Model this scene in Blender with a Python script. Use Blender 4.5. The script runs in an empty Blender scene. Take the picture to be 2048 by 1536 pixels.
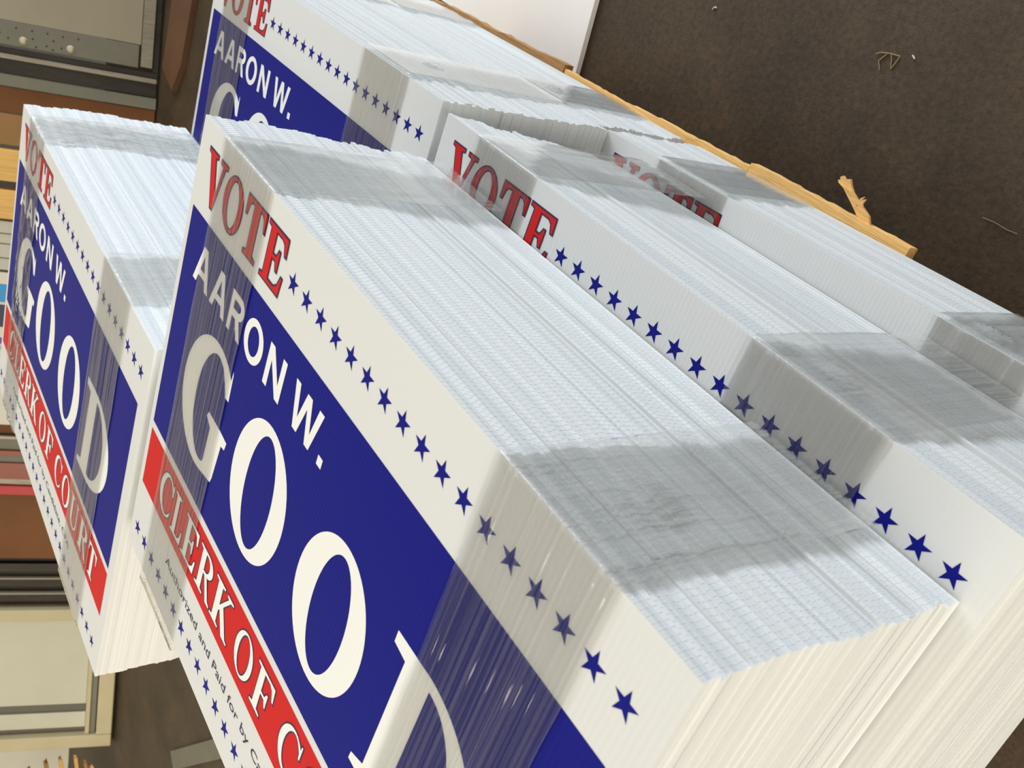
import bpy, bmesh, math, random
from math import sin, cos, pi, radians
from mathutils import Matrix, Vector, noise
from mathutils.geometry import tessellate_polygon

random.seed(7)
S = bpy.context.scene
COL = S.collection

# ------------------------------------------------------------------ camera
cam = bpy.data.objects.new('camera', bpy.data.cameras.new('camera'))
COL.objects.link(cam)
cam.data.sensor_width = 36.0
cam.data.lens = 32.858
cam.data.clip_start = 0.02
rx, ux, bx = (0.53541889, 0.32500649, -0.77954949), (-0.55936727, 0.82800275, -0.03898346), (0.63279924, 0.45692695, 0.6251263)
cam.matrix_world = Matrix(((rx[0], ux[0], bx[0], 0.73897765), (rx[1], ux[1], bx[1], 0.24723623),
                           (rx[2], ux[2], bx[2], 1.01552115), (0, 0, 0, 1)))
cam.data.dof.use_dof = True
cam.data.dof.focus_distance = 0.80
cam.data.dof.aperture_fstop = 17.6
S.camera = cam

# ------------------------------------------------------------------ world, lamps, exposure
S.view_settings.view_transform = 'Standard'
S.view_settings.look = 'None'
S.view_settings.gamma = 1.0
S.view_settings.use_curve_mapping = False
S.view_settings.exposure = 0.0
w = bpy.data.worlds.new('shop_air')
S.world = w
w.use_nodes = True
w.node_tree.nodes['Background'].inputs[0].default_value = (1.0, 0.965, 0.90, 1)
w.node_tree.nodes['Background'].inputs[1].default_value = 0.54


def lamp(name, loc, target, size, size_y, power, color):
    d = bpy.data.lights.new(name, 'AREA')
    d.shape = 'RECTANGLE'
    d.size, d.size_y, d.energy, d.color = size, size_y, power, color
    o = bpy.data.objects.new(name, d)
    COL.objects.link(o)
    o.location = loc
    o.rotation_euler = (Vector(target) - Vector(loc)).to_track_quat('-Z', 'Y').to_euler()
    return o


WARM = (1.0, 0.90, 0.70)
for ry in (-1.2, -2.0, -2.7, -3.6, -4.6, -5.6, -6.7):             # rows of ceiling tubes
    lamp('tube_row', (2.7, ry, 3.4), (2.7, ry, 0), 5.6, 0.10, 26, WARM)
lamp('side_fill', (6.0, -1.0, 1.8), (0.0, -0.3, 0.6), 4.0, 2.6, 255, (1.0, 0.94, 0.80))  # unseen fill, added to brighten the end faces of the bundles
lamp('dock_daylight', (-3.4, 3.2, 1.5), (-0.4, 0.0, 0.6), 3.2, 2.6, 385, (0.84, 0.91, 1.0))


# ------------------------------------------------------------------ materials
def lin(r, g, b, k=0.82):
    def f(c):
        c /= 255.0
        return c / 12.92 if c <= 0.04045 else ((c + 0.055) / 1.055) ** 2.4
    return (f(r) * k, f(g) * k, f(b) * k, 1)


def mat(name, col, rough=0.6, metal=0.0, var=0.0, scale=8.0, stretch=None, bump=0.0, spec=0.5, detail=4.0):
    m = bpy.data.materials.new(name)
    m.use_nodes = True
    nt = m.node_tree
    p = nt.nodes['Principled BSDF']
    p.inputs['Base Color'].default_value = col
    p.inputs['Roughness'].default_value = rough
    p.inputs['Metallic'].default_value = metal
    p.inputs['Specular IOR Level'].default_value = spec
    if var or bump:
        tc = nt.nodes.new('ShaderNodeTexCoord')
        mp = nt.nodes.new('ShaderNodeMapping')
        if stretch:
            mp.inputs['Scale'].default_value = stretch
        nz = nt.nodes.new('ShaderNodeTexNoise')
        nz.inputs['Scale'].default_value = scale
        nz.inputs['Detail'].default_value = detail
        nz.inputs['Roughness'].default_value = 0.65
        nt.links.new(tc.outputs['Object'], mp.inputs[0])
        nt.links.new(mp.outputs[0], nz.inputs['Vector'])
        if var:
            r = nt.nodes.new('ShaderNodeValToRGB')
            r.color_ramp.elements[0].position = 0.3
            r.color_ramp.elements[1].position = 0.7
            r.color_ramp.elements[0].color = tuple(c * (1 - var) for c in col[:3]) + (1,)
            r.color_ramp.elements[1].color = tuple(min(1, c * (1 + var)) for c in col[:3]) + (1,)
            nt.links.new(nz.outputs['Fac'], r.inputs[0])
            nt.links.new(r.outputs[0], p.inputs['Base Color'])
        if bump:
            b = nt.nodes.new('ShaderNodeBump')
            b.inputs['Strength'].default_value = bump
            b.inputs['Distance'].default_value = 0.004
            nt.links.new(nz.outputs['Fac'], b.inputs['Height'])
            nt.links.new(b.outputs[0], p.inputs['Normal'])
    return m


def flute_bump(m, strength=0.2):
    """the flutes of the corrugated sheet telegraph through its skin and its print"""
    nt = m.node_tree
    p = nt.nodes['Principled BSDF']
    tc = nt.nodes.new('ShaderNodeTexCoord')
    wv = nt.nodes.new('ShaderNodeTexWave')
    wv.bands_direction = 'X'
    wv.inputs['Scale'].default_value = 2 * pi / (20 * 0.0042)
    wv.inputs['Distortion'].default_value = 0.25
    b = nt.nodes.new('ShaderNodeBump')
    b.inputs['Strength'].default_value = strength
    b.inputs['Distance'].default_value = 0.0004
    nt.links.new(tc.outputs['Object'], wv.inputs['Vector'])
    nt.links.new(wv.outputs['Fac'], b.inputs['Height'])
    nt.links.new(b.outputs[0], p.inputs['Normal'])
    return m


def sheet_material(name, bump):
    m = mat(name, (0.84, 0.84, 0.82, 1), 0.42, spec=0.35)
    if bump:
        flute_bump(m, 0.2)
    nt = m.node_tree
    p = nt.nodes['Principled BSDF']
    tr = nt.nodes.new('ShaderNodeBsdfTranslucent')
    tr.inputs[0].default_value = (0.80, 0.86, 0.88, 1)
    mx = nt.nodes.new('ShaderNodeMixShader')
    mx.inputs[0].default_value = 0.20
    nt.links.new(p.outputs[0], mx.inputs[1])
    nt.links.new(tr.outputs[0], mx.inputs[2])
    nt.links.new(mx.outputs[0], nt.nodes['Material Output'].inputs[0])
    # each sheet of a batch has its own slight tone
    oi = nt.nodes.new('ShaderNodeObjectInfo')
    r = nt.nodes.new('ShaderNodeValToRGB')
    r.color_ramp.elements[0].color = (0.84, 0.84, 0.83, 1)
    r.color_ramp.elements[1].color = (0.91, 0.91, 0.89, 1)
    nt.links.new(oi.outputs['Random'], r.inputs[0])
    if not bump:
        nt.links.new(r.outputs[0], p.inputs['Base Color'])
    return m


M_SHEET = sheet_material('corrugated_plastic', False)
M_TOP = sheet_material('corrugated_plastic_face', True)
M_CELL = mat('flute_shade_plastic', (0.75, 0.78, 0.785, 1), 0.5, spec=0.3)  # open flute ends: their inner shade is put into a darker colour
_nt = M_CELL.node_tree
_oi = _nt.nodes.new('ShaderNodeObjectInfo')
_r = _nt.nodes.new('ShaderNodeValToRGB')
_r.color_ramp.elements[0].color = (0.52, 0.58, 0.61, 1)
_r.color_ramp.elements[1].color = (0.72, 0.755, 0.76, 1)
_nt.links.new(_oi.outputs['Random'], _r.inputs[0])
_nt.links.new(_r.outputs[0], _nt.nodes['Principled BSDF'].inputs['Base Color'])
M_BLUE = flute_bump(mat('blue_ink', lin(11, 16, 122, 1), 0.5, spec=0.12))
M_RED = flute_bump(mat('red_ink', lin(202, 26, 24, 1), 0.5, spec=0.15))
M_WINK = flute_bump(mat('white_ink', (0.84, 0.84, 0.80, 1), 0.45, spec=0.4))
M_NAVY = mat('navy_outline_ink', lin(22, 22, 66, 1), 0.5)


def film_material():
    m = bpy.data.materials.new('stretch_film')
    m.use_nodes = True
    nt = m.node_tree
    for n in list(nt.nodes):
        nt.nodes.remove(n)
    N = nt.nodes.new
    out = N('ShaderNodeOutputMaterial')
    uv = N('ShaderNodeUVMap')
    uv.uv_map = 'wrap'
    mp = N('ShaderNodeMapping')
    mp.inputs['Scale'].default_value = (55, 1.4, 1)
    nz = N('ShaderNodeTexNoise')
    nz.inputs['Scale'].default_value = 1.0
    nz.inputs['Detail'].default_value = 5
    nz.inputs['Roughness'].default_value = 0.65
    nt.links.new(uv.outputs[0], mp.inputs[0])
    nt.links.new(mp.outputs[0], nz.inputs['Vector'])
    ramp = N('ShaderNodeValToRGB')
    ramp.color_ramp.elements[0].position = 0.42
    ramp.color_ramp.elements[0].color = (0.02, 0.02, 0.02, 1)
    ramp.color_ramp.elements[1].position = 0.68
    ramp.color_ramp.elements[1].color = (0.24, 0.24, 0.24, 1)
    nt.links.new(nz.outputs['Fac'], ramp.inputs[0])
    tr = N('ShaderNodeBsdfTransparent')
    tr.inputs[0].default_value = (0.99, 0.99, 0.985, 1)
    df = N('ShaderNodeBsdfDiffuse')
    df.inputs[0].default_value = (0.88, 0.85, 0.82, 1)
    tl = N('ShaderNodeBsdfTranslucent')
    tl.inputs[0].default_value = (0.95, 0.94, 0.92, 1)
    dm = N('ShaderNodeMixShader')
    dm.inputs[0].default_value = 0.6
    nt.links.new(df.outputs[0], dm.inputs[1])
    nt.links.new(tl.outputs[0], dm.inputs[2])
    haze = N('ShaderNodeMixShader')
    nt.links.new(ramp.outputs[0], haze.inputs[0])
    nt.links.new(tr.outputs[0], haze.inputs[1])
    nt.links.new(dm.outputs[0], haze.inputs[2])
    mp2 = N('ShaderNodeMapping')
    mp2.inputs['Scale'].default_value = (80, 0.8, 1)
    nz2 = N('ShaderNodeTexNoise')
    nz2.inputs['Scale'].default_value = 1.0
    nz2.inputs['Detail'].default_value = 3
    nt.links.new(uv.outputs[0], mp2.inputs[0])
    nt.links.new(mp2.outputs[0], nz2.inputs['Vector'])
    bp = N('ShaderNodeBump')
    bp.inputs['Strength'].default_value = 0.10
    bp.inputs['Distance'].default_value = 0.0006
    nt.links.new(nz2.outputs['Fac'], bp.inputs['Height'])
    gl = N('ShaderNodeBsdfGlossy')
    gl.inputs['Color'].default_value = (1, 1, 1, 1)
    gl.inputs['Roughness'].default_value = 0.04
    nt.links.new(bp.outputs[0], gl.inputs['Normal'])
    fr = N('ShaderNodeFresnel')
    fr.inputs['IOR'].default_value = 1.75
    geo = N('ShaderNodeNewGeometry')
    # the film has air on both sides: same reflectance from its back
    fm = N('ShaderNodeMixShader')
    lw = N('ShaderNodeLayerWeight')
    lw.inputs['Blend'].default_value = 0.22
    nt.links.new(lw.outputs['Fresnel'], fm.inputs[0])
    nt.links.new(haze.outputs[0], fm.inputs[1])
    nt.links.new(gl.outputs[0], fm.inputs[2])
    nt.links.new(fm.outputs[0], out.inputs[0])
    nt.nodes.remove(fr)
    nt.nodes.remove(geo)
    return m


M_FILM = film_material()
M_PINE = mat('rough_pine', lin(226, 178, 106, 1), 0.75, var=0.22, scale=9, stretch=(1.2, 14, 14), bump=0.5)
M_PINE_DARK = mat('weathered_pine', lin(172, 124, 68), 0.8, var=0.3, scale=9, stretch=(1.2, 14, 14), bump=0.5)
M_LUMBER = mat('yellow_lumber', lin(226, 178, 98), 0.7, var=0.14, scale=7, stretch=(14, 14, 0.8))
M_CARD = mat('brown_cardboard', lin(118, 72, 30), 0.8, var=0.16, scale=4)
M_TAN = mat('tan_cardboard', lin(150, 112, 66), 0.8, var=0.12, scale=5)
M_STEEL_D = mat('dark_oiled_steel', lin(52, 46, 38), 0.35, 0.6, var=0.3, scale=9, stretch=(8, 8, 1))
M_STEEL_L = mat('worn_bright_steel', lin(150, 140, 122), 0.35, 0.5, var=0.2, scale=12, stretch=(10, 10, 1))
M_GREYP = mat('grey_door_paint', lin(158, 148, 124), 0.6, var=0.05, scale=6)
M_GREYS = mat('grey_plate_paint', lin(116, 112, 94), 0.55, var=0.1, scale=9)
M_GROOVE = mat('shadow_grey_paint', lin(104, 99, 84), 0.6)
M_BLACK = mat('black_gap', lin(18, 14, 10), 0.7)
M_RIVET = mat('pale_button', lin(206, 194, 160), 0.4)
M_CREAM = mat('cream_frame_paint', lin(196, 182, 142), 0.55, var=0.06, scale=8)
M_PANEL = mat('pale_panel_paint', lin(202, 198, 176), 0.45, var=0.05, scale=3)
M_WHITEB = mat('white_board', lin(246, 241, 234, 1), 0.5, var=0.03, scale=4)
M_SIGNW = mat('white_sign_plastic', lin(216, 210, 194), 0.5, var=0.02, scale=4)
M_GREYB = mat('grey_white_board', lin(192, 188, 170), 0.6, var=0.05, scale=10)
M_PINK = mat('faded_red_edging', lin(152, 88, 70), 0.6, var=0.15, scale=10)
M_REDE = mat('red_edging', lin(184, 46, 48), 0.5, var=0.1, scale=10)
M_CYAN = mat('cyan_ink', lin(30, 142, 200), 0.5)
M_DNAVY = mat('dark_navy_ink', lin(30, 38, 60), 0.5)
M_PURP = mat('purple_ink', lin(96, 60, 150), 0.5)
M_STRAW = mat('dry_straw', lin(150, 128, 92), 0.8)
M_FLECK = mat('white_fleck', lin(220, 214, 200), 0.6)
M_WALL = mat('grey_block_paint', lin(206, 200, 184, 1), 0.8, var=0.05, scale=4)


def floor_material():
    m = mat('stained_concrete', (0.05, 0.04, 0.03, 1), 0.55, spec=0.35)
    nt = m.node_tree
    N, L = nt.nodes.new, nt.links.new
    p = nt.nodes['Principled BSDF']
    tc = N('ShaderNodeTexCoord')
    big = N('ShaderNodeTexNoise')
    big.inputs['Scale'].default_value = 3.2
    big.inputs['Detail'].default_value = 8
    big.inputs['Roughness'].default_value = 0.7
    L(tc.outputs['Object'], big.inputs['Vector'])
    r1 = N('ShaderNodeValToRGB')
    r1.color_ramp.elements[0].position = 0.32
    r1.color_ramp.elements[0].color = lin(56, 44, 31)
    r1.color_ramp.elements[1].position = 0.72
    r1.color_ramp.elements[1].color = lin(92, 76, 55)
    L(big.outputs['Fac'], r1.inputs[0])
    fine = N('ShaderNodeTexNoise')
    fine.inputs['Scale'].default_value = 130
    fine.inputs['Detail'].default_value = 5
    fine.inputs['Roughness'].default_value = 0.8
    L(tc.outputs['Object'], fine.inputs['Vector'])
    r2 = N('ShaderNodeValToRGB')
    r2.color_ramp.elements[0].position = 0.35
    r2.color_ramp.elements[0].color = (0.55, 0.53, 0.5, 1)
    r2.color_ramp.elements[1].position = 0.68
    r2.color_ramp.elements[1].color = (1.45, 1.42, 1.36, 1)
    L(fine.outputs['Fac'], r2.inputs[0])
    mul = N('ShaderNodeMix')
    mul.data_type = 'RGBA'
    mul.blend_type = 'MULTIPLY'
    mul.inputs[0].default_value = 0.85
    L(r1.outputs[0], mul.inputs[6])
    L(r2.outputs[0], mul.inputs[7])
    # rust specks
    sp = N('ShaderNodeTexNoise')
    sp.inputs['Scale'].default_value = 85
    sp.inputs['Detail'].default_value = 3
    L(tc.outputs['Object'], sp.inputs['Vector'])
    patch = N('ShaderNodeTexNoise')
    patch.inputs['Scale'].default_value = 7
    patch.inputs['Detail'].default_value = 2
    L(tc.outputs['Object'], patch.inputs['Vector'])
    add = N('ShaderNodeMath')
    add.operation = 'MULTIPLY'
    L(sp.outputs['Fac'], add.inputs[0])
    L(patch.outputs['Fac'], add.inputs[1])
    r3 = N('ShaderNodeValToRGB')
    r3.color_ramp.elements[0].position = 0.33
    r3.color_ramp.elements[0].color = (0, 0, 0, 1)
    r3.color_ramp.elements[1].position = 0.42
    r3.color_ramp.elements[1].color = (0.75, 0.75, 0.75, 1)
    L(add.outputs[0], r3.inputs[0])
    mx = N('ShaderNodeMix')
    mx.data_type = 'RGBA'
    L(r3.outputs[0], mx.inputs[0])
    L(mul.outputs[2], mx.inputs[6])
    mx.inputs[7].default_value = lin(96, 72, 46)
    L(mx.outputs[2], p.inputs['Base Color'])
    b = N('ShaderNodeBump')
    b.inputs['Strength'].default_value = 0.3
    b.inputs['Distance'].default_value = 0.002
    L(fine.outputs['Fac'], b.inputs['Height'])
    L(b.outputs[0], p.inputs['Normal'])
    return m


M_FLOOR = floor_material()


# ------------------------------------------------------------------ object helpers
def link(name, me, m=None, parent=None):
    o = bpy.data.objects.new(name, me)
    COL.objects.link(o)
    if m is not None and me is not None and not me.materials:
        me.materials.append(m)
    if parent is not None:
        o.parent = parent
    return o


def empty(name, loc=(0, 0, 0), rz=0.0):
    o = bpy.data.objects.new(name, None)
    o.empty_display_size = 0.05
    COL.objects.link(o)
    o.location = loc
    o.rotation_euler = (0, 0, rz)
    return o


def tag(o, label, cat, group=None):
    o['label'] = label
    o['category'] = cat
    if group:
        o['group'] = group
    return o


def bm_mesh(name, bm, smooth=False):
    me = bpy.data.meshes.new(name)
    bm.normal_update()
    bm.to_mesh(me)
    bm.free()
    if smooth:
        for f in me.polygons:
            f.use_smooth = True
    return me


def add_box(bm, x0, x1, y0, y1, z0, z1, bev=0.0):
    vs = [bm.verts.new(p) for p in ((x0, y0, z0), (x1, y0, z0), (x1, y1, z0), (x0, y1, z0),
                                    (x0, y0, z1), (x1, y0, z1), (x1, y1, z1), (x0, y1, z1))]
    fs = [bm.faces.new([vs[i] for i in q]) for q in ((3, 2, 1, 0), (4, 5, 6, 7), (0, 1, 5, 4), (1, 2, 6, 5), (2, 3, 7, 6), (3, 0, 4, 7))]
    if bev:
        es = list({e for f in fs for e in f.edges})
        bmesh.ops.bevel(bm, geom=es, offset=bev, segments=2, affect='EDGES', profile=0.5)


def add_prism(bm, pts, z0, z1):
    """upright prism over a polygon of (x, y), counter-clockwise"""
    a = [bm.verts.new((x, y, z0)) for x, y in pts]
    b = [bm.verts.new((x, y, z1)) for x, y in pts]
    n = len(pts)
    bm.faces.new(list(reversed(a)))
    bm.faces.new(b)
    for i in range(n):
        j = (i + 1) % n
        bm.faces.new((a[i], a[j], b[j], b[i]))


def box_mesh(name, *a, bev=0.0):
    bm = bmesh.new()
    add_box(bm, *a, bev=bev)
    return bm_mesh(name, bm)


# ------------------------------------------------------------------ setting: floor and wall behind the leaning things
bm = bmesh.new()
add_box(bm, -4.5, 5.0, -5.0, 4.5, -0.1, 0.0)
floor = link('floor', bm_mesh('floor', bm), M_FLOOR)
floor['kind'] = 'structure'

K = 1.194                                       # scale of the leaning row's measurements
LO = Vector((-2.2658, -0.5739, 0.0))            # foot of the leaning row
LS = Vector((0.2545, -0.9671, 0.0)).normalized()
LU = Vector((-0.3209, -0.0845, 0.9434)).normalized()
LN = LU.cross(LS).normalized()
LEAN = Matrix(((LS.x, LN.x, LU.x, LO.x), (LS.y, LN.y, LU.y, LO.y), (LS.z, LN.z, LU.z, LO.z), (0, 0, 0, 1)))
HN = Vector((LN.x, LN.y, 0)).normalized()       # level direction away from the wall
bm = bmesh.new()
WO = LO - HN * 0.62
c0, c1 = WO - LS * 3.2, WO + LS * 5.0
d0, d1 = c0 - HN * 0.15, c1 - HN * 0.15
add_prism(bm, [(c0.x, c0.y), (d0.x, d0.y), (d1.x, d1.y), (c1.x, c1.y)], 0.0, 2.3)
bmesh.ops.recalc_face_normals(bm, faces=bm.faces)
wall = link('wall_left', bm_mesh('wall_left', bm), M_WALL)
wall['kind'] = 'structure'

# ------------------------------------------------------------------ sign geometry (metres, sheet: x right, y up from its top left corner, top face z = 0)
W, H, T = 0.6096, 0.4572, 0.00402
PITCH = 0.0042


def corrugated_mesh():
    bm = bmesh.new()
    add_box(bm, 0, W, -H, 0, -0.00042, 0)
    add_box(bm, 0, W, -H, 0, -T, -T + 0.00042)
    n = int(W / PITCH)
    g = W / n
    for i in range(n + 1):
        x = min(max(i * g, 0.00022), W - 0.00022)
        vs = [bm.verts.new(p) for p in ((x - .00022, 0, -.00042), (x + .00022, 0, -.00042), (x + .00022, 0, -T + .00042), (x - .00022, 0, -T + .00042),
                                        (x - .00022, -H, -.00042), (x + .00022, -H, -.00042), (x + .00022, -H, -T + .00042), (x - .00022, -H, -T + .00042))]
        for q in ((0, 3, 2, 1), (4, 5, 6, 7), (0, 4, 7, 3), (1, 2, 6, 5)):
            bm.faces.new([vs[k] for k in q])
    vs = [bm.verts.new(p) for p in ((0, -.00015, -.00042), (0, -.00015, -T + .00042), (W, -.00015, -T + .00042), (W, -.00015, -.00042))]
    plug = bm.faces.new(vs)          # flat plug across open flutes, its darker colour stands for their inner shade
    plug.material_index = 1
    return bm_mesh('corrugated_sheet', bm)


ME_SHEET = corrugated_mesh()
ME_SHEET.materials.append(M_SHEET)
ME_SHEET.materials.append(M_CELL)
ME_FACE = ME_SHEET.copy()
ME_FACE.materials.clear()
ME_FACE.materials.append(M_TOP)
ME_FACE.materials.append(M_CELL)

# ---- flat print: polygons in millimetres, x right, y down from the sheet's top left corner


def area2(p):
    return sum(p[i][0] * p[(i + 1) % len(p)][1] - p[(i + 1) % len(p)][0] * p[i][1] for i in range(len(p)))


def grow(poly, d):
    """offset a closed polygon outwards by d (inwards when negative)"""
    n = len(poly)
    s = 1.0 if area2(poly) > 0 else -1.0
    out = []
    for i in range(n):
        p0, p1, p2 = Vector(poly[i - 1]), Vector(poly[i]), Vector(poly[(i + 1) % n])
        e1, e2 = (p1 - p0), (p2 - p1)
        if e1.length < 1e-6 or e2.length < 1e-6:
            out.append(tuple(p1))
            continue
        e1.normalize()
        e2.normalize()
        n1, n2 = Vector((e1.y, -e1.x)) * s, Vector((e2.y, -e2.x)) * s
        b = n1 + n2
        k = b.length
        if k < 0.3:
            out.append(tuple(p1 + n1 * d))
            continue
        b.normalize()
        out.append(tuple(p1 + b * d / max(0.45, b.dot(n1))))
    return out


def print_mesh(name, shapes, z):
    """shapes: list of [outer] or [outer, hole] polygons in mm"""
    verts, faces = [], []
    for sh in shapes:
        base = len(verts)
        flat = [p for ring in sh for p in ring]
        verts += [(x / 1000, -y / 1000, z) for x, y in flat]
        for tri in tessellate_polygon([[Vector((x, -y, 0)) for x, y in ring] for ring in sh]):
            a, b, c = (flat[k] for k in tri)
            cr = (b[0] - a[0]) * (c[1] - a[1]) - (b[1] - a[1]) * (c[0] - a[0])
            t = tri if cr < 0 else (tri[0], tri[2], tri[1])
            faces.append([base + k for k in t])
    me = bpy.data.meshes.new(name)
    me.from_pydata(verts, [], faces)
    me.update()
    return me


def rect(x0, y0, x1, y1):
    return [(x0, y0), (x1, y0), (x1, y1), (x0, y1)]


def ell(cx, cy, a, b, a0=0, a1=360, n=40):
    full = abs(a1 - a0) >= 360
    m = n if full else n + 1
    return [(cx + a * cos(radians(a0 + (a1 - a0) * i / n)), cy - b * sin(radians(a0 + (a1 - a0) * i / n))) for i in range(m)]


def place(shapes, x, y, w, h):
    """unit glyph (x right, y up, 0..1) into a box in mm whose top is y"""
    return [[[(x + px * w, y + (1 - py) * h) for px, py in ring] for ring in sh] for sh in shapes]


def uell(cx, cy, a, b, a0=0, a1=360, n=32):
    m = n if abs(a1 - a0) >= 360 else n + 1
    return [(cx + a * cos(radians(a0 + (a1 - a0) * i / n)), cy + b * sin(radians(a0 + (a1 - a0) * i / n))) for i in range(m)]


# serif capitals, unit boxes
SERIF = {
    'V': [[[(0, 1), (.47, 1), (.47, .945), (.36, .92), (.60, .27), (.79, .92), (.64, .945), (.64, 1), (1, 1), (1, .945), (.89, .92), (.57, 0), (.46, 0), (.10, .92), (0, .945)]]],
    'O': [[uell(.5, .5, .5, .515), uell(.5, .5, .29, .455)]],
    'T': [[[(0, 1), (1, 1), (1, .66), (.93, .66), (.87, .86), (.78, .925), (.64, .925), (.64, .09), (.80, .05), (.80, 0), (.20, 0), (.20, .05), (.36, .09), (.36, .925), (.22, .925), (.13, .86), (.07, .66), (0, .66)]]],
    'E': [[[(0, 1), (.94, 1), (.96, .70), (.88, .70), (.80, .87), (.68, .925), (.40, .925), (.40, .55), (.56, .55), (.64, .68), (.71, .68), (.71, .33), (.64, .33), (.56, .475),
             (.40, .475), (.40, .075), (.70, .075), (.84, .15), (.92, .33), (1, .33), (.96, 0), (0, 0), (0, .055), (.14, .08), (.14, .92), (0, .945)]]],
    'F': [[[(0, 1), (.96, 1), (1, .68), (.92, .68), (.82, .87), (.70, .925), (.42, .925), (.42, .54), (.60, .54), (.68, .66), (.75, .66), (.75, .34), (.68, .34), (.60, .465),
             (.42, .465), (.42, .08), (.60, .055), (.60, 0), (0, 0), (0, .055), (.15, .08), (.15, .92), (0, .945)]]],
    'L': [[[(0, 1), (.58, 1), (.58, .945), (.42, .92), (.42, .075), (.70, .075), (.86, .16), (.94, .36), (1.02, .36), (.98, 0), (0, 0), (0, .055), (.14, .08), (.14, .92), (0, .945)]]],
    'C': [[uell(.52, .5, .52, .515, 48, 312, 30) + [(.90, .30), (.84, .22)] + uell(.56, .5, .33, .45, 302, 58, 26) + [(.84, .78), (.86, .66), (.93, .66), (.94, .98), (.88, .98)]]],
    'R': [[[(0, 1), (.50, 1)] + uell(.50, .745, .38, .255, 85, -85, 14) + [(.62, .50), (.88, .10), (1, .055), (1, 0), (.76, 0), (.46, .475), (.38, .475), (.38, .08), (.52, .055), (.52, 0), (0, 0), (0, .055), (.13, .08), (.13, .92), (0, .945)],
           [(.38, .925)] + uell(.47, .745, .19, .185, 88, -88, 10) + [(.38, .555)]]],
    'K': [[[(0, 1), (.50, 1), (.50, .945), (.38, .92), (.38, .52), (.70, .92), (.62, .945), (.62, 1), (.96, 1), (.96, .945), (.83, .92), (.57, .60), (.92, .08), (1.02, .055), (1.02, 0), (.72, 0),
             (.43, .43), (.38, .37), (.38, .08), (.50, .055), (.50, 0), (0, 0), (0, .055), (.13, .08), (.13, .92), (0, .945)]]],
    'U': [[[(0, 1), (.50, 1), (.50, .945), (.37, .92), (.37, .30)] + uell(.58, .30, .21, .22, 190, 350, 10) + [(.80, .30), (.80, .92), (.68, .945), (.68, 1), (1, 1), (1, .945), (.90, .92), (.90, .28)]
           + uell(.52, .28, .38, .295, 350, 190, 14) + [(.13, .30), (.13, .92), (0, .945)]]],
}
SANS = {
    'A': [[[(0, 0), (.37, 1), (.63, 1), (1, 0), (.78, 0), (.70, .23), (.30, .23), (.22, 0)], [(.365, .40), (.635, .40), (.5, .80)]]],
    'R': [[[(0, 1), (.56, 1)] + uell(.58, .72, .38, .28, 85, -80, 12) + [(.72, .44), (1, 0), (.74, 0), (.46, .41), (.23, .41), (.23, 0), (0, 0)],
           [(.23, .82)] + uell(.54, .72, .18, .105, 85, -85, 8) + [(.23, .60)]]],
    'O': [[uell(.5, .5, .5, .52), uell(.5, .5, .275, .35)]],
    'N': [[[(0, 0), (0, 1), (.25, 1), (.77, .33), (.77, 1), (1, 1), (1, 0), (.76, 0), (.23, .67), (.23, 0)]]],
    'W': [[[(0, 1), (.16, 1), (.275, .30), (.42, 1), (.58, 1), (.725, .30), (.84, 1), (1, 1), (.80, 0), (.65, 0), (.5, .70), (.35, 0), (.20, 0)]]],
    '.': [[rect(0, 0, 1, 1)]],
}


def word(font, spec, y, h):
    out = []
    for ch, x0, x1 in spec:
        out += place(font[ch], x0, y, x1 - x0, h)
    return out


def outlined(shapes, d):
    return [[grow(r, d if i == 0 else -d) for i, r in enumerate(sh)] for sh in shapes]


vote = word(SERIF, [('V', 23, 65), ('O', 66.5, 105), ('T', 110.5, 149), ('E', 153, 190.5)], 18.4, 44)
office = word(SERIF, [('C', 54, 90), ('L', 92, 119.5), ('E', 123, 158), ('R', 162.5, 200), ('K', 202, 243), ('O', 256.5, 292), ('F', 298, 332),
                      ('C', 350.5, 386), ('O', 391, 427), ('U', 432, 470), ('R', 477, 517), ('T', 521, 554)], 319.5, 44.5)
name = word(SANS, [('A', 35.5, 72), ('A', 77, 112), ('R', 118, 147), ('O', 152, 188), ('N', 197, 228), ('W', 245, 292)], 95, 34.8)
name += place(SANS['.'], 297, 122.3, 7.2, 7.6)

# large flared surname
big = []
big.append([ell(230.3, 210, 49.5, 60.5, n=64), ell(232, 210.2, 23.8, 52, n=64)])
big.append([ell(360.5, 210, 49.5, 60.5, n=64), ell(361.5, 210.2, 23.6, 51.5, n=64)])
gl = ell(114, 210, 56.5, 60.5, 52, 282, 44)
gl += [(150.5, 264.0), (152.5, 258.0), (156.0, 222.0), (163.0, 221.0), (164.5, 213.0), (148, 211.5), (121.5, 211.5), (119.0, 217.0), (129.5, 222.5), (128.5, 256.0)]
gl += ell(119, 210, 30.5, 51.5, 285, 62, 36)
gl += [(139.5, 173.0), (144.5, 181.5), (151.8, 181.0), (150.8, 156.5), (149.3, 153.2)]
big.append([gl])
dl = [(432, 151.2), (462, 150.3)] + ell(468, 210, 72.5, 60.2, 88, -88, 40) + [(440, 271.0), (430, 271.0), (430.5, 264.5), (444.5, 259.5), (446.8, 162.5), (432, 160.5)]
big.append([dl, [(474, 158.5)] + ell(474, 210, 40.5, 51.5, 85, -85, 34) + [(472, 261.5)]])

blue_poly = [[rect(8.5, 75.8, 591.2, 301.3)]]
red_poly = [[rect(8.7, 309.6, 591.2, 375.1)]]

star_pts = []
for i in range(10):
    r = 8.9 if i % 2 == 0 else 8.9 * 0.385
    star_pts.append((r * sin(pi * i / 5), -r * cos(pi * i / 5)))

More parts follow.
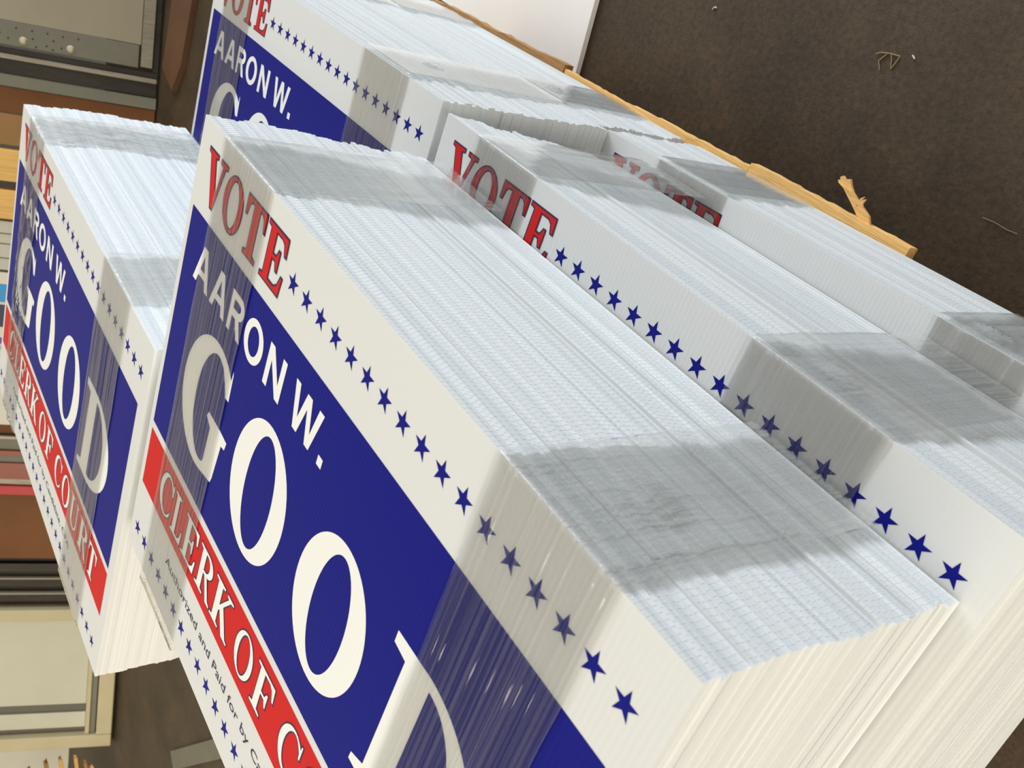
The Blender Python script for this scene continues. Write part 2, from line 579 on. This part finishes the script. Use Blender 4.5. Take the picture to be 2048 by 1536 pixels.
Z1, Z2, Z3 = 0.00012, 0.00026, 0.00040
P_BLUE = print_mesh('blue_panel', blue_poly, Z1)
P_RED = print_mesh('red_panel', red_poly, Z1)
P_VOTE_O = print_mesh('lettering_outline', outlined(vote, 1.2), Z2)
P_VOTE = print_mesh('lettering', outlined(vote, -0.35), Z3)
P_OFF_O = print_mesh('lettering_outline', outlined(office, 1.05), Z2)
P_OFF = print_mesh('lettering', outlined(office, -0.25), Z3)
P_NAME = print_mesh('lettering', name, Z2)
P_BIG = print_mesh('lettering', big, Z2)
P_STAR = print_mesh('star', [[star_pts]], Z1)


def text_mesh(body, x0, x1, y_base, z):
    cu = bpy.data.curves.new('t', 'FONT')
    cu.body = body
    cu.size = 1.0
    cu.resolution_u = 3
    o = bpy.data.objects.new('t', cu)
    COL.objects.link(o)
    dg = bpy.context.evaluated_depsgraph_get()
    dg.update()
    me = bpy.data.meshes.new_from_object(o.evaluated_get(dg))
    bpy.data.objects.remove(o)
    xs = [v.co.x for v in me.vertices]
    k = (x1 - x0) / 1000 / (max(xs) - min(xs))
    off = min(xs)
    for v in me.vertices:
        v.co = ((v.co.x - off) * k + x0 / 1000, v.co.y * 0.0132 - y_base / 1000, z)
    me.name = 'small_print'
    return me


P_SMALL = text_mesh('Authorized and Paid for by Candidate, CPA', 98, 450, 402.5, Z2)
for me, m in ((P_BLUE, M_BLUE), (P_RED, M_RED), (P_VOTE_O, M_NAVY), (P_VOTE, M_RED), (P_OFF_O, M_NAVY), (P_OFF, M_WINK), (P_NAME, M_WINK), (P_BIG, M_WINK), (P_STAR, M_BLUE), (P_SMALL, M_NAVY)):
    me.materials.clear()
    me.materials.append(m)


def dress(sheet):
    link('blue_panel', P_BLUE, parent=sheet)['label'] = 'blue printed panel'
    link('red_panel', P_RED, parent=sheet)['label'] = 'red printed bar'
    link('heading_outline', P_VOTE_O, parent=sheet)['label'] = 'dark blue outline of the heading letters'
    link('heading_lettering', P_VOTE, parent=sheet)['label'] = 'red serif lettering reading VOTE'
    link('office_outline', P_OFF_O, parent=sheet)['label'] = 'dark outline of the white serif letters'
    link('office_lettering', P_OFF, parent=sheet)['label'] = 'white serif lettering on the red bar'
    link('name_lettering', P_NAME, parent=sheet)['label'] = 'white sans lettering on the blue panel'
    link('large_lettering', P_BIG, parent=sheet)['label'] = 'tall white flared lettering on the blue panel'
    link('small_print', P_SMALL, parent=sheet)['label'] = 'thin navy small print below the red bar'
    for i in range(17):
        o = link('star', P_STAR, parent=sheet)
        o.location = ((207 + 23.57 * i) / 1000, -0.0416, 0)
    for i in range(25):
        o = link('star', P_STAR, parent=sheet)
        o.location = ((18.2 + 23.4 * i) / 1000, -0.4282, 0)


# ---- stretch film: a band pulled over the top, down the sheet-top side and down the back side
def film_mesh(seed, width, thick, ey, by, knot=None, crumple=0.0, gap=0.0010):
    rnd = random.Random(seed)
    broad = [(rnd.uniform(0, 1), rnd.uniform(.03, .08), rnd.uniform(-.5, 1.0), rnd.uniform(0, 6), rnd.uniform(.4, 1.2)) for _ in range(14)]
    creases = []
    for _ in range(26):
        d0 = thick + by + rnd.uniform(-.05, H)
        creases.append((rnd.uniform(.04, .96), rnd.uniform(.0045, .0085), rnd.uniform(.5, 1.1), d0, d0 + rnd.uniform(.06, .36), rnd.uniform(-.08, .08)))
    path = []      # (y, z, ny, nz)

    def seg(p, q, nrm, n):
        for i in range(n):
            t = i / (n - 1)
            path.append((p[0] + (q[0] - p[0]) * t, p[1] + (q[1] - p[1]) * t, nrm[0], nrm[1]))
    seg((-H - by, -thick + .003), (-H - by, -.002), (-1, 0), 8)
    path.append((-H - by + .0004, .0002, -.7, .7))
    seg((-H + .001 - by, gap), (ey - .003, gap), (0, 1), 56)
    path.append((ey - .0009, gap - .0002, .5, .85))
    path.append((ey - .0002, gap - .0009, .85, .5))
    seg((ey, -.002), (ey, -thick + .003), (1, 0), 34)
    brk = []
    for k in (1, 2):                    # extra film layers, added to grey the band on the side
        brk.append(len(path) - 1)
        seg((ey + .0006 * k, -.0015), (ey + .0006 * k, -thick + .004 + .002 * k), (1, 0), 26)
    s, ss = 0.0, []
    for i, p in enumerate(path):
        if i:
            s += math.hypot(p[0] - path[i - 1][0], p[1] - path[i - 1][1])
        ss.append(s)
    NU = 150
    verts, uvs, faces = [], [], []
    for (y, z, ny, nz), d in zip(path, ss):
        for j in range(NU + 1):
            u = j / NU
            e = 0.0
            for c, wd, a, ph, fq in broad:
                c2 = c + .004 * sin(fq * d * 5 + ph)
                q = (u - c2) / wd
                if abs(q) < 2.5:
                    e += a * math.exp(-q * q) * .00014
            for c, wd, a, da, db, sl in creases:
                if da < d < db:
                    q = (u - c - sl * (d - da)) / wd
                    if abs(q) < 2.5:
                        t = (d - da) / (db - da)
                        e += a * math.exp(-q * q) * .00055 * min(1, 5 * t, 5 * (1 - t))
            if crumple:
                e += crumple * (noise.noise(Vector((u * 9, d * 38, seed))) + .6 * noise.noise(Vector((u * 21, d * 90, seed + 5))))
            if knot:
                for kd, ku, kr, ka in knot:
                    rr = math.hypot((d - kd) / kr, (u - ku) * width / kr)
                    if rr < 1:
                        e += ka * (1 - rr) ** 1.2 * (.5 + .5 * noise.noise(Vector((u * 40, d * 300, seed)))
                                                     + .3 * noise.noise(Vector((u * 90, d * 700, seed))))
            edge = .0006 * sin(d * 31 + seed) + .0004 * sin(d * 87 + 2 * seed)
            x = u * width + (edge if j in (0, NU) else 0)
            e = max(e, -.0003)
            verts.append((x, y + ny * e, z + nz * e))
            uvs.append((u + seed * 3.1, d))
    n = NU + 1
    for i in range(len(path) - 1):
        if i in brk:
            continue
        for j in range(NU):
            a = i * n + j
            faces.append((a, a + 1, a + n + 1, a + n))
    me = bpy.data.meshes.new('film_band')
    me.from_pydata(verts, [], faces)
    uvl = me.uv_layers.new(name='wrap')
    for lp in me.loops:
        uvl.data[lp.index].uv = uvs[lp.vertex_index]
    for f in me.polygons:
        f.use_smooth = True
    me.materials.append(M_FILM)
    me.update()
    return me, ss


def bundle(label, x, y, ztop, thick, yaw, n, seed, group, drift=(0.0, 0.0, 0.0), printed=True, bands=(), bow=0.0):
    """drift: how far the lowest sheet has slid in x, y and yaw"""
    rnd = random.Random(seed)
    zt = 0.725 - ztop
    e = empty('sign_bundle', (x, -y, zt - thick), -yaw)
    tag(e, label, 'sign bundle', group)
    pitch = (thick - T) / (n - 1)
    top = None
    ph = [rnd.uniform(0, 6) for _ in range(4)]
    ymax = -9
    ymin = 9
    for k in range(n):
        t = k / (n - 1)
        o = link('corrugated_sheet' if k else 'printed_sign', ME_FACE if (k == 0 and printed) else ME_SHEET, parent=e)
        jx = rnd.gauss(0, .00045) + .0008 * sin(t * 9 + ph[0]) + .0006 * sin(t * 23 + ph[1])
        jy = rnd.gauss(0, .00055) + .0009 * sin(t * 8 + ph[2]) + .0007 * sin(t * 27 + ph[3])
        if k == 0:
            jx = jy = 0
        if rnd.random() < .06 and k > 2:
            jx += rnd.choice((-1, 1)) * .0022
        dx, dy = jx + drift[0] * t, min(jy, .0014) + drift[1] * t + bow * sin(pi * t)
        o.location = (dx, dy, thick - pitch * k)
        o.rotation_euler = (0, 0, drift[2] * t + (rnd.gauss(0, .0006) if k else 0))
        ymax = max(ymax, dy)
        ymin = min(ymin, dy)
        if k == 0:
            top = o
    if printed:
        dress(top)
    for i, bd in enumerate(bands):
        x0, width, knot = bd[:3]
        me, _ = film_mesh(seed * 7 + i, width, thick, ymax + .0012, -ymin + .0016, knot, bd[3] if len(bd) > 3 else 0.0)
        f = link('film_band', me, parent=e)
        f.location = (x0, 0, thick)
        f['label'] = 'clear stretch film wrapped round the stack, streaked and glossy'
    return e


G = 'shrink banded bundles of printed signs'
# arc length along a band: back side, then the top face (0.457 m), then the sheet-top side
def side_d(thick, depth):
    return thick + H + depth


bundle('nearest and largest sign bundle, on top, big blue face towards the viewer', 0, 0, 0.0, 0.2140, 0.0, 53, 11, G, drift=(.004, -.010, .010),
       bands=((.048, .100, None), (.455, .101, ((side_d(.2140, .075), .45, .028, .009),))))
bundle('left sign bundle standing apart by the leaning panels, full face seen edge-on', -0.6286, 0.2322, 0.0, 0.2195, 0.0129, 54, 23, G, drift=(.002, -.004, 0), bow=.003,
       bands=((.045, .085, ((.2195 + .20, .45, .045, .006), (.2195 + .05, .5, .04, .004)), .0024), (.425, .100, None)))
bundle('middle sign bundle half under the nearest one, only heading and stars showing', 0.0175, -0.0400, 0.2160, 0.2205, -0.0100, 54, 31, G, drift=(.002, -.021, .018),
       bands=((.055, .092, None), (.400, .115, ((side_d(.2205, .055), .4, .026, .008),))))
bundle('rear upper sign bundle at the top edge of the photo, name half hidden', -0.6137, -0.0260, 0.2215, 0.2165, -0.0300, 53, 43, G, drift=(.001, .001, 0),
       bands=((.040, .095, None), (.440, .100, ((side_d(.2165, .06), .5, .022, .006),))))
bundle('lowest right sign bundle on the pallet, only the tops of its red letters showing', -0.0050, -0.0452, 0.4390, 0.1465, -0.0410, 36, 57, G, drift=(.001, 0, 0),
       bands=((.085, .100, None), (.425, .085, ((side_d(.1465, .03), .4, .025, .008),))))
bundle('bottom rear sign bundle on the pallet, under the rear upper bundle', -0.6360, -0.0255, 0.4400, 0.1455, -0.0280, 36, 61, G, drift=(.001, .001, 0), printed=False,
       bands=((.050, .100, None), (.445, .100, ((side_d(.1455, .03), .5, .030, .006),))))
bundle('sign bundle under the left bundle, its face covered by it', -0.625, 0.455, 0.2215, 0.2165, 0.0, 53, 71, G, printed=False)
bundle('lowest sign bundle under the left bundle, standing on the pallet', -0.625, 0.455, 0.4400, 0.1455, 0.0, 36, 73, G, printed=False)

# ------------------------------------------------------------------ pallet
pal = empty('pallet', (0.03, -0.42, 0))
tag(pal, 'rough pine pallet under the sign bundles, splintered edge showing beyond them', 'pallet')
POFF = Vector((0.03, -0.42))


def ppart(nm, bm, m):
    for v in bm.verts:
        v.co.x -= POFF.x
        v.co.y -= POFF.y
    return link(nm, bm_mesh(nm, bm), m, pal)


ZD1, ZD0 = 0.1385, 0.1225


def ragged(x0, x1, ya, yb, yin, seed, amp=.0014):
    """deck board whose outer edge runs from ya to yb (world y) with torn fibres; inner edge at yin"""
    r = random.Random(seed)
    n = 22
    out = [(x1 - (x1 - x0) * i / n + r.uniform(-.004, .004) * (0 < i < n), yb + (ya - yb) * i / n + r.uniform(-amp, amp)) for i in range(n + 1)]
    return [(x0, yin), (x1, yin)] + out


bm = bmesh.new()
add_prism(bm, ragged(-0.133, 0.078, 0.0470, 0.0555, 0.0, 3, .0008), ZD0 + .004, ZD1)
ppart('deck_board', bm, M_PINE)
bm = bmesh.new()
add_prism(bm, ragged(0.0785, 0.296, 0.0605, 0.0675, 0.0, 4, .0008), ZD0 + .002, ZD1)
add_prism(bm, [(.236, .03), (.294, .03), (.294, .0655), (.262, .0640), (.238, .0600)], ZD0 - .004, ZD0 + .0018)
ppart('deck_board', bm, M_PINE)
bm = bmesh.new()
add_prism(bm, ragged(-0.66, -0.280, 0.0285, 0.0470, -0.02, 5), ZD0, ZD1)
ppart('deck_board', bm, M_PINE_DARK)
bm = bmesh.new()
add_prism(bm, ragged(-0.278, -0.1335, 0.0425, 0.0455, -0.02, 8, .0006), ZD0 + .008, ZD1 - .001)
ppart('deck_board', bm, M_PINE)
bm = bmesh.new()
add_prism(bm, [(0.298, 0.0), (0.62, 0.0), (0.62, .045), (0.298, .045)], ZD0, ZD1)
ppart('deck_board', bm, M_PINE)
for i in range(7):
    y1 = -0.026 - 0.135 * i
    bm = bmesh.new()
    add_box(bm, -0.66, 0.60, y1 - .105, y1, ZD0, ZD1, bev=.0015)
    ppart('deck_board', bm, M_PINE)
for xs in (-0.62, -0.03, 0.55):
    bm = bmesh.new()
    add_box(bm, xs, xs + .038, -0.95, 0.0, 0.016, ZD0 - .0045, bev=.002)
    ppart('stringer', bm, M_PINE_DARK)
for yb in (-0.10, -0.50, -0.93):
    bm = bmesh.new()
    add_box(bm, -0.66, 0.60, yb, yb + .09, 0.0, 0.0157, bev=.0015)
    ppart('bottom_board', bm, M_PINE_DARK)
# torn splinter sticking out of the deck edge
bm = bmesh.new()
sp = [(.2475, .0600), (.2350, .0580), (.2305, .0640), (.2135, .0745), (.1960, .0845), (.1880, .0868), (.1862, .0890), (.1885, .0905), (.1868, .0925), (.1895, .0952), (.1940, .0930), (.1985, .0955), (.2035, .0900), (.2092, .0853), (.2242, .0785), (.2380, .0725)]
add_prism(bm, sp, 0.1310, 0.1345)
add_prism(bm, [(.2190, .0835), (.2225, .0870), (.2215, .0830), (.2255, .0855), (.2245, .0800), (.2270, .0775), (.2200, .0790)], 0.1320, 0.1338)
add_prism(bm, [(.2200, .0770), (.1985, .0895), (.1980, .0880), (.2190, .0755)], 0.1345, 0.1352)
bmesh.ops.recalc_face_normals(bm, faces=bm.faces)
o = ppart('splinter', bm, M_PINE)
o['label'] = 'torn splinter sticking out from the deck edge'

# white board on the floor beyond the pallet
bm = bmesh.new()
add_prism(bm, [(-0.3980, 0.003), (-0.4002, 0.0184), (-0.4147, 0.1229), (-0.452, 0.40), (-1.30, 0.34), (-1.26, 0.003)], 0.001, 0.010)
bmesh.ops.recalc_face_normals(bm, faces=bm.faces)
tag(link('white_board', bm_mesh('white_board', bm), M_WHITEB), 'plain white board lying flat on the floor behind the pallet', 'board')

# ------------------------------------------------------------------ leaning row by the wall (local: x along the row, y towards the room, z up the slope)


def lean_empty(nm, s):
    o = bpy.data.objects.new(nm, None)
    o.empty_display_size = .05
    COL.objects.link(o)
    o.matrix_world = LEAN @ Matrix.Translation((s * K, 0, 0))
    return o


def lbox(nm, root, s, s0, s1, d0, d1, h0, h1, m, bev=.0015):
    me = box_mesh(nm, (s0 - s) * K, (s1 - s) * K, d0 * K, d1 * K, h0 * K, h1 * K, bev=bev)
    return link(nm, me, m, root)


def lthing(nm, s0, s1, d0, d1, h0, h1, m, label, cat, group=None, bev=.0015):
    me = box_mesh(nm, 0, (s1 - s0) * K, d0 * K, d1 * K, h0 * K, h1 * K, bev=bev)
    o = link(nm, me, m)
    o.matrix_world = LEAN @ Matrix.Translation((s0 * K, 0, 0))
    return tag(o, label, cat, group)


HT = 0.95
# metal door panel (top left of the photo)
s0 = -0.95
d = lean_empty('metal_door', s0)
tag(d, 'grey metal door panel with dark steel rail and two pale buttons', 'door')
lbox('door_skin', d, s0, -0.95, -0.0015, -.030, -.012, .056, HT, M_GREYP)
lbox('perforated_strip', d, s0, 0.0, 0.056, -.028, -.010, .060, HT, M_GREYS)
lbox('bottom_rail', d, s0, -0.95, 0.052, -.026, -.006, .0255, .0545, M_GREYP).data.materials[0] = M_STEEL_L
lbox('threshold', d, s0, -0.95, 0.062, -.025, -.014, .0100, .0245, M_STEEL_D)
lbox('side_rail', d, s0, 0.0625, 0.0770, -.026, -.012, .0100, HT, M_STEEL_D)
o = lbox('side_rail', d, s0, 0.0775, 0.0900, -.028, -.004, .0110, HT, M_STEEL_L, bev=.004)
o['label'] = 'worn bright rounded steel rail'
lbox('side_rail', d, s0, 0.0905, 0.1255, -.032, -.018, .0120, HT, M_STEEL_D)


def disc(nm, root, s, sc, hc, r, d0, d1, m, dome=False):
    bm = bmesh.new()
    n = 14
    s, sc, hc, r, d0, d1 = (q * K for q in (s, sc, hc, r, d0, d1))
    a = [bm.verts.new((sc - s + r * cos(2 * pi * i / n), d0, hc + r * sin(2 * pi * i / n))) for i in range(n)]
    r2 = r * (.55 if dome else 1)
    b = [bm.verts.new((sc - s + r2 * cos(2 * pi * i / n), d1, hc + r2 * sin(2 * pi * i / n))) for i in range(n)]
    bm.faces.new(b)
    bm.faces.new(a)
    for i in range(n):
        bm.faces.new((a[i], a[(i + 1) % n], b[(i + 1) % n], b[i]))
    bmesh.ops.recalc_face_normals(bm, faces=bm.faces)
    return link(nm, bm_mesh(nm, bm), m, root)


for hc in (.329, .221, .437, .545, .653):
    disc('button', d, s0, .040, hc, .0095, -.0098, -.002, M_RIVET, True)
for sc, hc in ((.013, .346), (.013, .310), (.013, .275), (.014, .240), (.013, .204), (.040, .363), (.032, .308), (.028, .261), (.043, .276), (.042, .242), (.030, .382), (.013, .385), (.050, .300), (.050, .262)):
    disc('hole', d, s0, sc, hc, .0022, -.0098, -.0094, M_BLACK)

lthing('metal_strip', .1270, .1560, -.030, -.012, .0105, HT, M_GREYS, 'flat grey metal strip between the steel rail and the brown cardboard', 'strip')
lthing('cardboard_sheet', .1580, .2220, -.034, -.022, .0120, HT, M_CARD, 'dark brown cardboard sheet leaning beside the grey metal strip', 'cardboard', 'leaning cardboard sheets')
lthing('cardboard_sheet', .2240, .3030, -.032, -.018, .0120, HT, M_TAN, 'tan cardboard sheet leaning beside the yellow timber', 'cardboard', 'leaning cardboard sheets')
lthing('timber_post', .3130, .3940, -.045, -.002, .0160, HT, M_LUMBER, 'yellow timber post leaning next to the tan cardboard', 'timber', 'leaning timber posts', bev=.003)
lthing('timber_post', .4165, .4930, -.045, -.002, .0160, HT, M_LUMBER, 'yellow timber post leaning next to the grey white boards', 'timber', 'leaning timber posts', bev=.003)
x = .4995
for i, wd in enumerate((.034, .028, .038, .034)):
    lthing('foam_board', x, x + wd - .0022, -.03 - .001 * (i % 2), -.006 - .002 * (i % 2), .0120, HT - .02 * (i % 2), M_GREYB,
           ('grey white board edge leaning right against the yellow timber', 'grey white board edge, second from the yellow timber',
            'grey white board edge, third from the yellow timber', 'grey white board edge touching the sign with the cyan block')[i], 'board', 'leaning grey white boards')
    x += wd
s1 = .6380
p = lean_empty('leaning_sign', s1)
tag(p, 'white leaning sign with a cyan block and a navy block, behind the left bundle', 'sign')
lbox('sign_sheet', p, s1, .6380, 1.0750, -.030, -.008, .0120, HT, M_SIGNW)
lbox('cyan_block', p, s1, .6700, .7200, -.0080, -.0076, .330, .60, M_CYAN, bev=0)
lbox('navy_block', p, s1, .7270, .7900, -.0080, -.0076, .335, .60, M_DNAVY, bev=0)
lbox('purple_mark', p, s1, .8200, .8380, -.0080, -.0076, .345, .375, M_PURP, bev=0)
lbox('purple_mark', p, s1, .8450, .8560, -.0080, -.0076, .350, .362, M_DNAVY, bev=0)
lthing('cardboard_strip', 1.0780, 1.1080, -.036, -.026, .0130, HT, M_CARD, 'narrow brown cardboard edge next to the white leaning sign', 'cardboard')
lthing('metal_bar', 1.1100, 1.1200, -.03, -.010, .0120, HT, M_STEEL_L, 'thin bright metal bar beside the narrow brown cardboard edge', 'bar', bev=.002)
lthing('metal_bar', 1.1215, 1.1560, -.034, -.022, .0120, HT, M_GREYS, 'dull grey bar before the first faded red strip', 'bar', bev=.002)
lthing('red_strip', 1.1570, 1.1720, -.030, -.014, .0120, HT, M_PINK, 'thin faded red strip, nearest the dull grey bar', 'strip', 'leaning red strips')
lthing('metal_bar', 1.1730, 1.1940, -.034, -.020, .0120, HT, M_GREYS, 'narrow grey bar between the two faded red strips', 'bar', bev=.002)
lthing('red_strip', 1.1950, 1.2440, -.030, -.014, .0120, HT, M_PINK, 'wide faded red strip between two grey bars', 'strip', 'leaning red strips')
lthing('metal_bar', 1.2450, 1.2640, -.034, -.020, .0120, HT, M_STEEL_L, 'grey bar beside the bright red strip', 'bar', bev=.002)
lthing('red_strip', 1.2650, 1.2920, -.030, -.010, .0120, HT, M_REDE, 'bright red strip next to the brown box', 'strip', 'leaning red strips')
lthing('cardboard_box', 1.2940, 1.5000, -.080, -.016, .0280, HT - .1, M_CARD, 'flat brown cardboard box leaning between red strip and steel channel', 'box')
s2 = 1.5010
ch = lean_empty('steel_channel', s2)
tag(ch, 'dark steel channel rails beside the cream framed panel', 'rail')
lbox('web', ch, s2, 1.5010, 1.6660, -.050, -.034, .0180, HT, M_STEEL_D)
for a, b, top, m in ((1.520, 1.548, -.020, M_STEEL_D), (1.568, 1.572, -.016, M_GREYP), (1.575, 1.600, -.022, M_STEEL_D), (1.618, 1.622, -.014, M_GREYP), (1.626, 1.650, -.022, M_STEEL_D)):  # the two thin pale strips put the rails' highlights into colour
    lbox('flange_and_highlight', ch, s2, a, b, -.034, top, .0150, HT, m)

s3 = 1.6680
fr = lean_empty('framed_panel', s3)
tag(fr, 'cream framed pale panel leaning low on the left, lower corner on the floor', 'panel')
lbox('side_rail', fr, s3, 1.6680, 1.7080, -.040, .000, .0140, HT, M_CREAM, bev=.004)
lbox('side_rail', fr, s3, 2.1300, 2.1760, -.040, .000, .0140, HT, M_CREAM, bev=.004)
lbox('bottom_rail', fr, s3, 1.7085, 2.1295, -.040, .000, .0140, .060, M_CREAM, bev=.004)
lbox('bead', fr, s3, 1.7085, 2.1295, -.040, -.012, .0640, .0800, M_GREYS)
lbox('bead', fr, s3, 1.7085, 2.1295, -.040, -.008, .0810, .0940, M_CREAM)
lbox('panel_sheet', fr, s3, 1.7090, 2.0200, -.034, -.018, .0950, HT, M_PANEL)
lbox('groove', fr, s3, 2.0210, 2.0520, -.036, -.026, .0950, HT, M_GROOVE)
lbox('panel_sheet', fr, s3, 2.0530, 2.1100, -.034, -.020, .0950, HT, M_PANEL)
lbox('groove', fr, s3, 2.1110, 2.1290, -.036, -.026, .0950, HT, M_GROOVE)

# ------------------------------------------------------------------ loose things on the floor


def floor_thing(nm, pts, z0, z1, m, label, cat, group=None):
    cx = sum(p[0] for p in pts) / len(pts)
    cy = sum(p[1] for p in pts) / len(pts)
    bm = bmesh.new()
    add_prism(bm, [(a - cx, b - cy) for a, b in pts], 0, z1 - z0)
    bmesh.ops.recalc_face_normals(bm, faces=bm.faces)
    o = link(nm, bm_mesh(nm, bm), m)
    o.location = (cx, cy, z0)
    return tag(o, label, cat, group)


floor_thing('wood_wedge', [(-2.225, -.20), (-2.050, -.15), (-2.058, -.5526), (-2.102, -.6463), (-2.212, -.612)], 0.0, .016, mat('reddish_wood', lin(100, 66, 40), 0.6, var=.15, scale=6),
            'reddish brown wooden wedge lying on the floor at the foot of the door panel', 'wood')
ba = Vector((-1.125, -2.565, 0))
bb = Vector((-0.70, -1.935, 0))
t = (bb - ba).normalized()
nn = Vector((-t.y, t.x, 0)) * .030
floor_thing('flat_bar', [((ba - nn).x, (ba - nn).y), ((bb - nn).x, (bb - nn).y), ((bb + nn).x, (bb + nn).y), ((ba + nn).x, (ba + nn).y)], 0.0, .008, M_GREYS,
            'grey flat bar lying on the floor by the bottom edge of the photo', 'bar')

# broken wood beside the framed panel
rnd = random.Random(5)
labels = ['pale broken wood stick beside the cream frame corner', 'yellow splintered stick, second from the frame corner', 'dark broken stick in the scrap heap',
          'yellow broken lath leaning in the scrap heap', 'brown broken lath farthest left in the scrap heap', 'short pale offcut at the front of the scrap heap', 'long thin stick lying out on the floor from the scrap heap']
for i, (sa, ha, sb, hb, wd, m) in enumerate(((2.215, .160, 2.47, .120, .022, M_LUMBER), (2.205, .115, 2.46, .080, .016, M_LUMBER), (2.210, .200, 2.46, .170, .030, M_PINE_DARK), (2.210, .085, 2.44, .020, .014, M_PINE_DARK),
                                             (2.215, .245, 2.47, .225, .028, M_PINE_DARK), (2.230, .062, 2.48, .010, .020, M_LUMBER), (2.200, .065, 2.36, -.030, .012, M_LUMBER))):
    a = LEAN @ Vector((sa * K, .012 * i, max(ha, .02) * K))
    b = LEAN @ Vector((sb * K, .012 * i + .01, hb * K))
    b.z = max(b.z, .012)
    a.z = max(a.z, .012)
    ax = (b - a)
    L = ax.length
    q = ax.to_track_quat('X', 'Z')
    bm = bmesh.new()
    add_box(bm, 0, L, -wd / 2, wd / 2, -.006, .006, bev=.002)
    for v in bm.verts:
        if v.co.x < .01:
            v.co.x += rnd.uniform(-.012, .012)
    o = link('broken_stick', bm_mesh('broken_stick', bm), m)
    o.matrix_world = Matrix.Translation(a) @ q.to_matrix().to_4x4()
    tag(o, labels[i], 'wood scrap', 'broken wood beside the framed panel')


def fibre(nm, chains, r, m, label, cat):
    bm = bmesh.new()
    for ch_ in chains:
        for p_, q_ in zip(ch_[:-1], ch_[1:]):
            a, b = Vector((p_[0], p_[1], .0012)), Vector((q_[0], q_[1], .0012))
            t_ = (b - a).normalized()
            n_ = Vector((-t_.y, t_.x, 0)) * r
            up = Vector((0, 0, r))
            va = [bm.verts.new(a + k) for k in (n_, up, -n_, -up)]
            vb = [bm.verts.new(b + k) for k in (n_, up, -n_, -up)]
            for i in range(4):
                j = (i + 1) % 4
                bm.faces.new((va[i], va[j], vb[j], vb[i]))
            bm.faces.new(va)
            bm.faces.new(list(reversed(vb)))
    bmesh.ops.recalc_face_normals(bm, faces=bm.faces)
    return tag(link(nm, bm_mesh(nm, bm), m), label, cat)


fibre('straw_fibre', [[(.0837, .1927), (.0770, .2010), (.0835, .2120), (.0740, .2095), (.0696, .2065)], [(.0835, .2120), (.0880, .2128), (.0996, .2138)], [(.0996, .2138), (.0980, .2050), (.0961, .1982)], [(.0880, .2128), (.0925, .2060), (.0955, .1990)]],
      .0007, M_STRAW, 'tangled straw fibres on the dark floor', 'straw')
fibre('paper_fleck', [[(.1133, .2196), (.1176, .2172)]], .0010, M_FLECK, 'tiny white fleck beside the tangled straw fibres', 'fleck')
fibre('paper_curl', [[(-.1930, .1775), (-.1924, .1800), (-.1900, .1818), (-.1872, .1812)]], .0009, M_FLECK, 'tiny white curl on the floor near the top of the photo', 'fleck')
fibre('thin_fibre', [[(.2806, .1029), (.2946, .1041), (.3102, .1032), (.3214, .1043)]], .0004, M_STRAW, 'single thin brown fibre on the floor, right of the splinter', 'fibre')
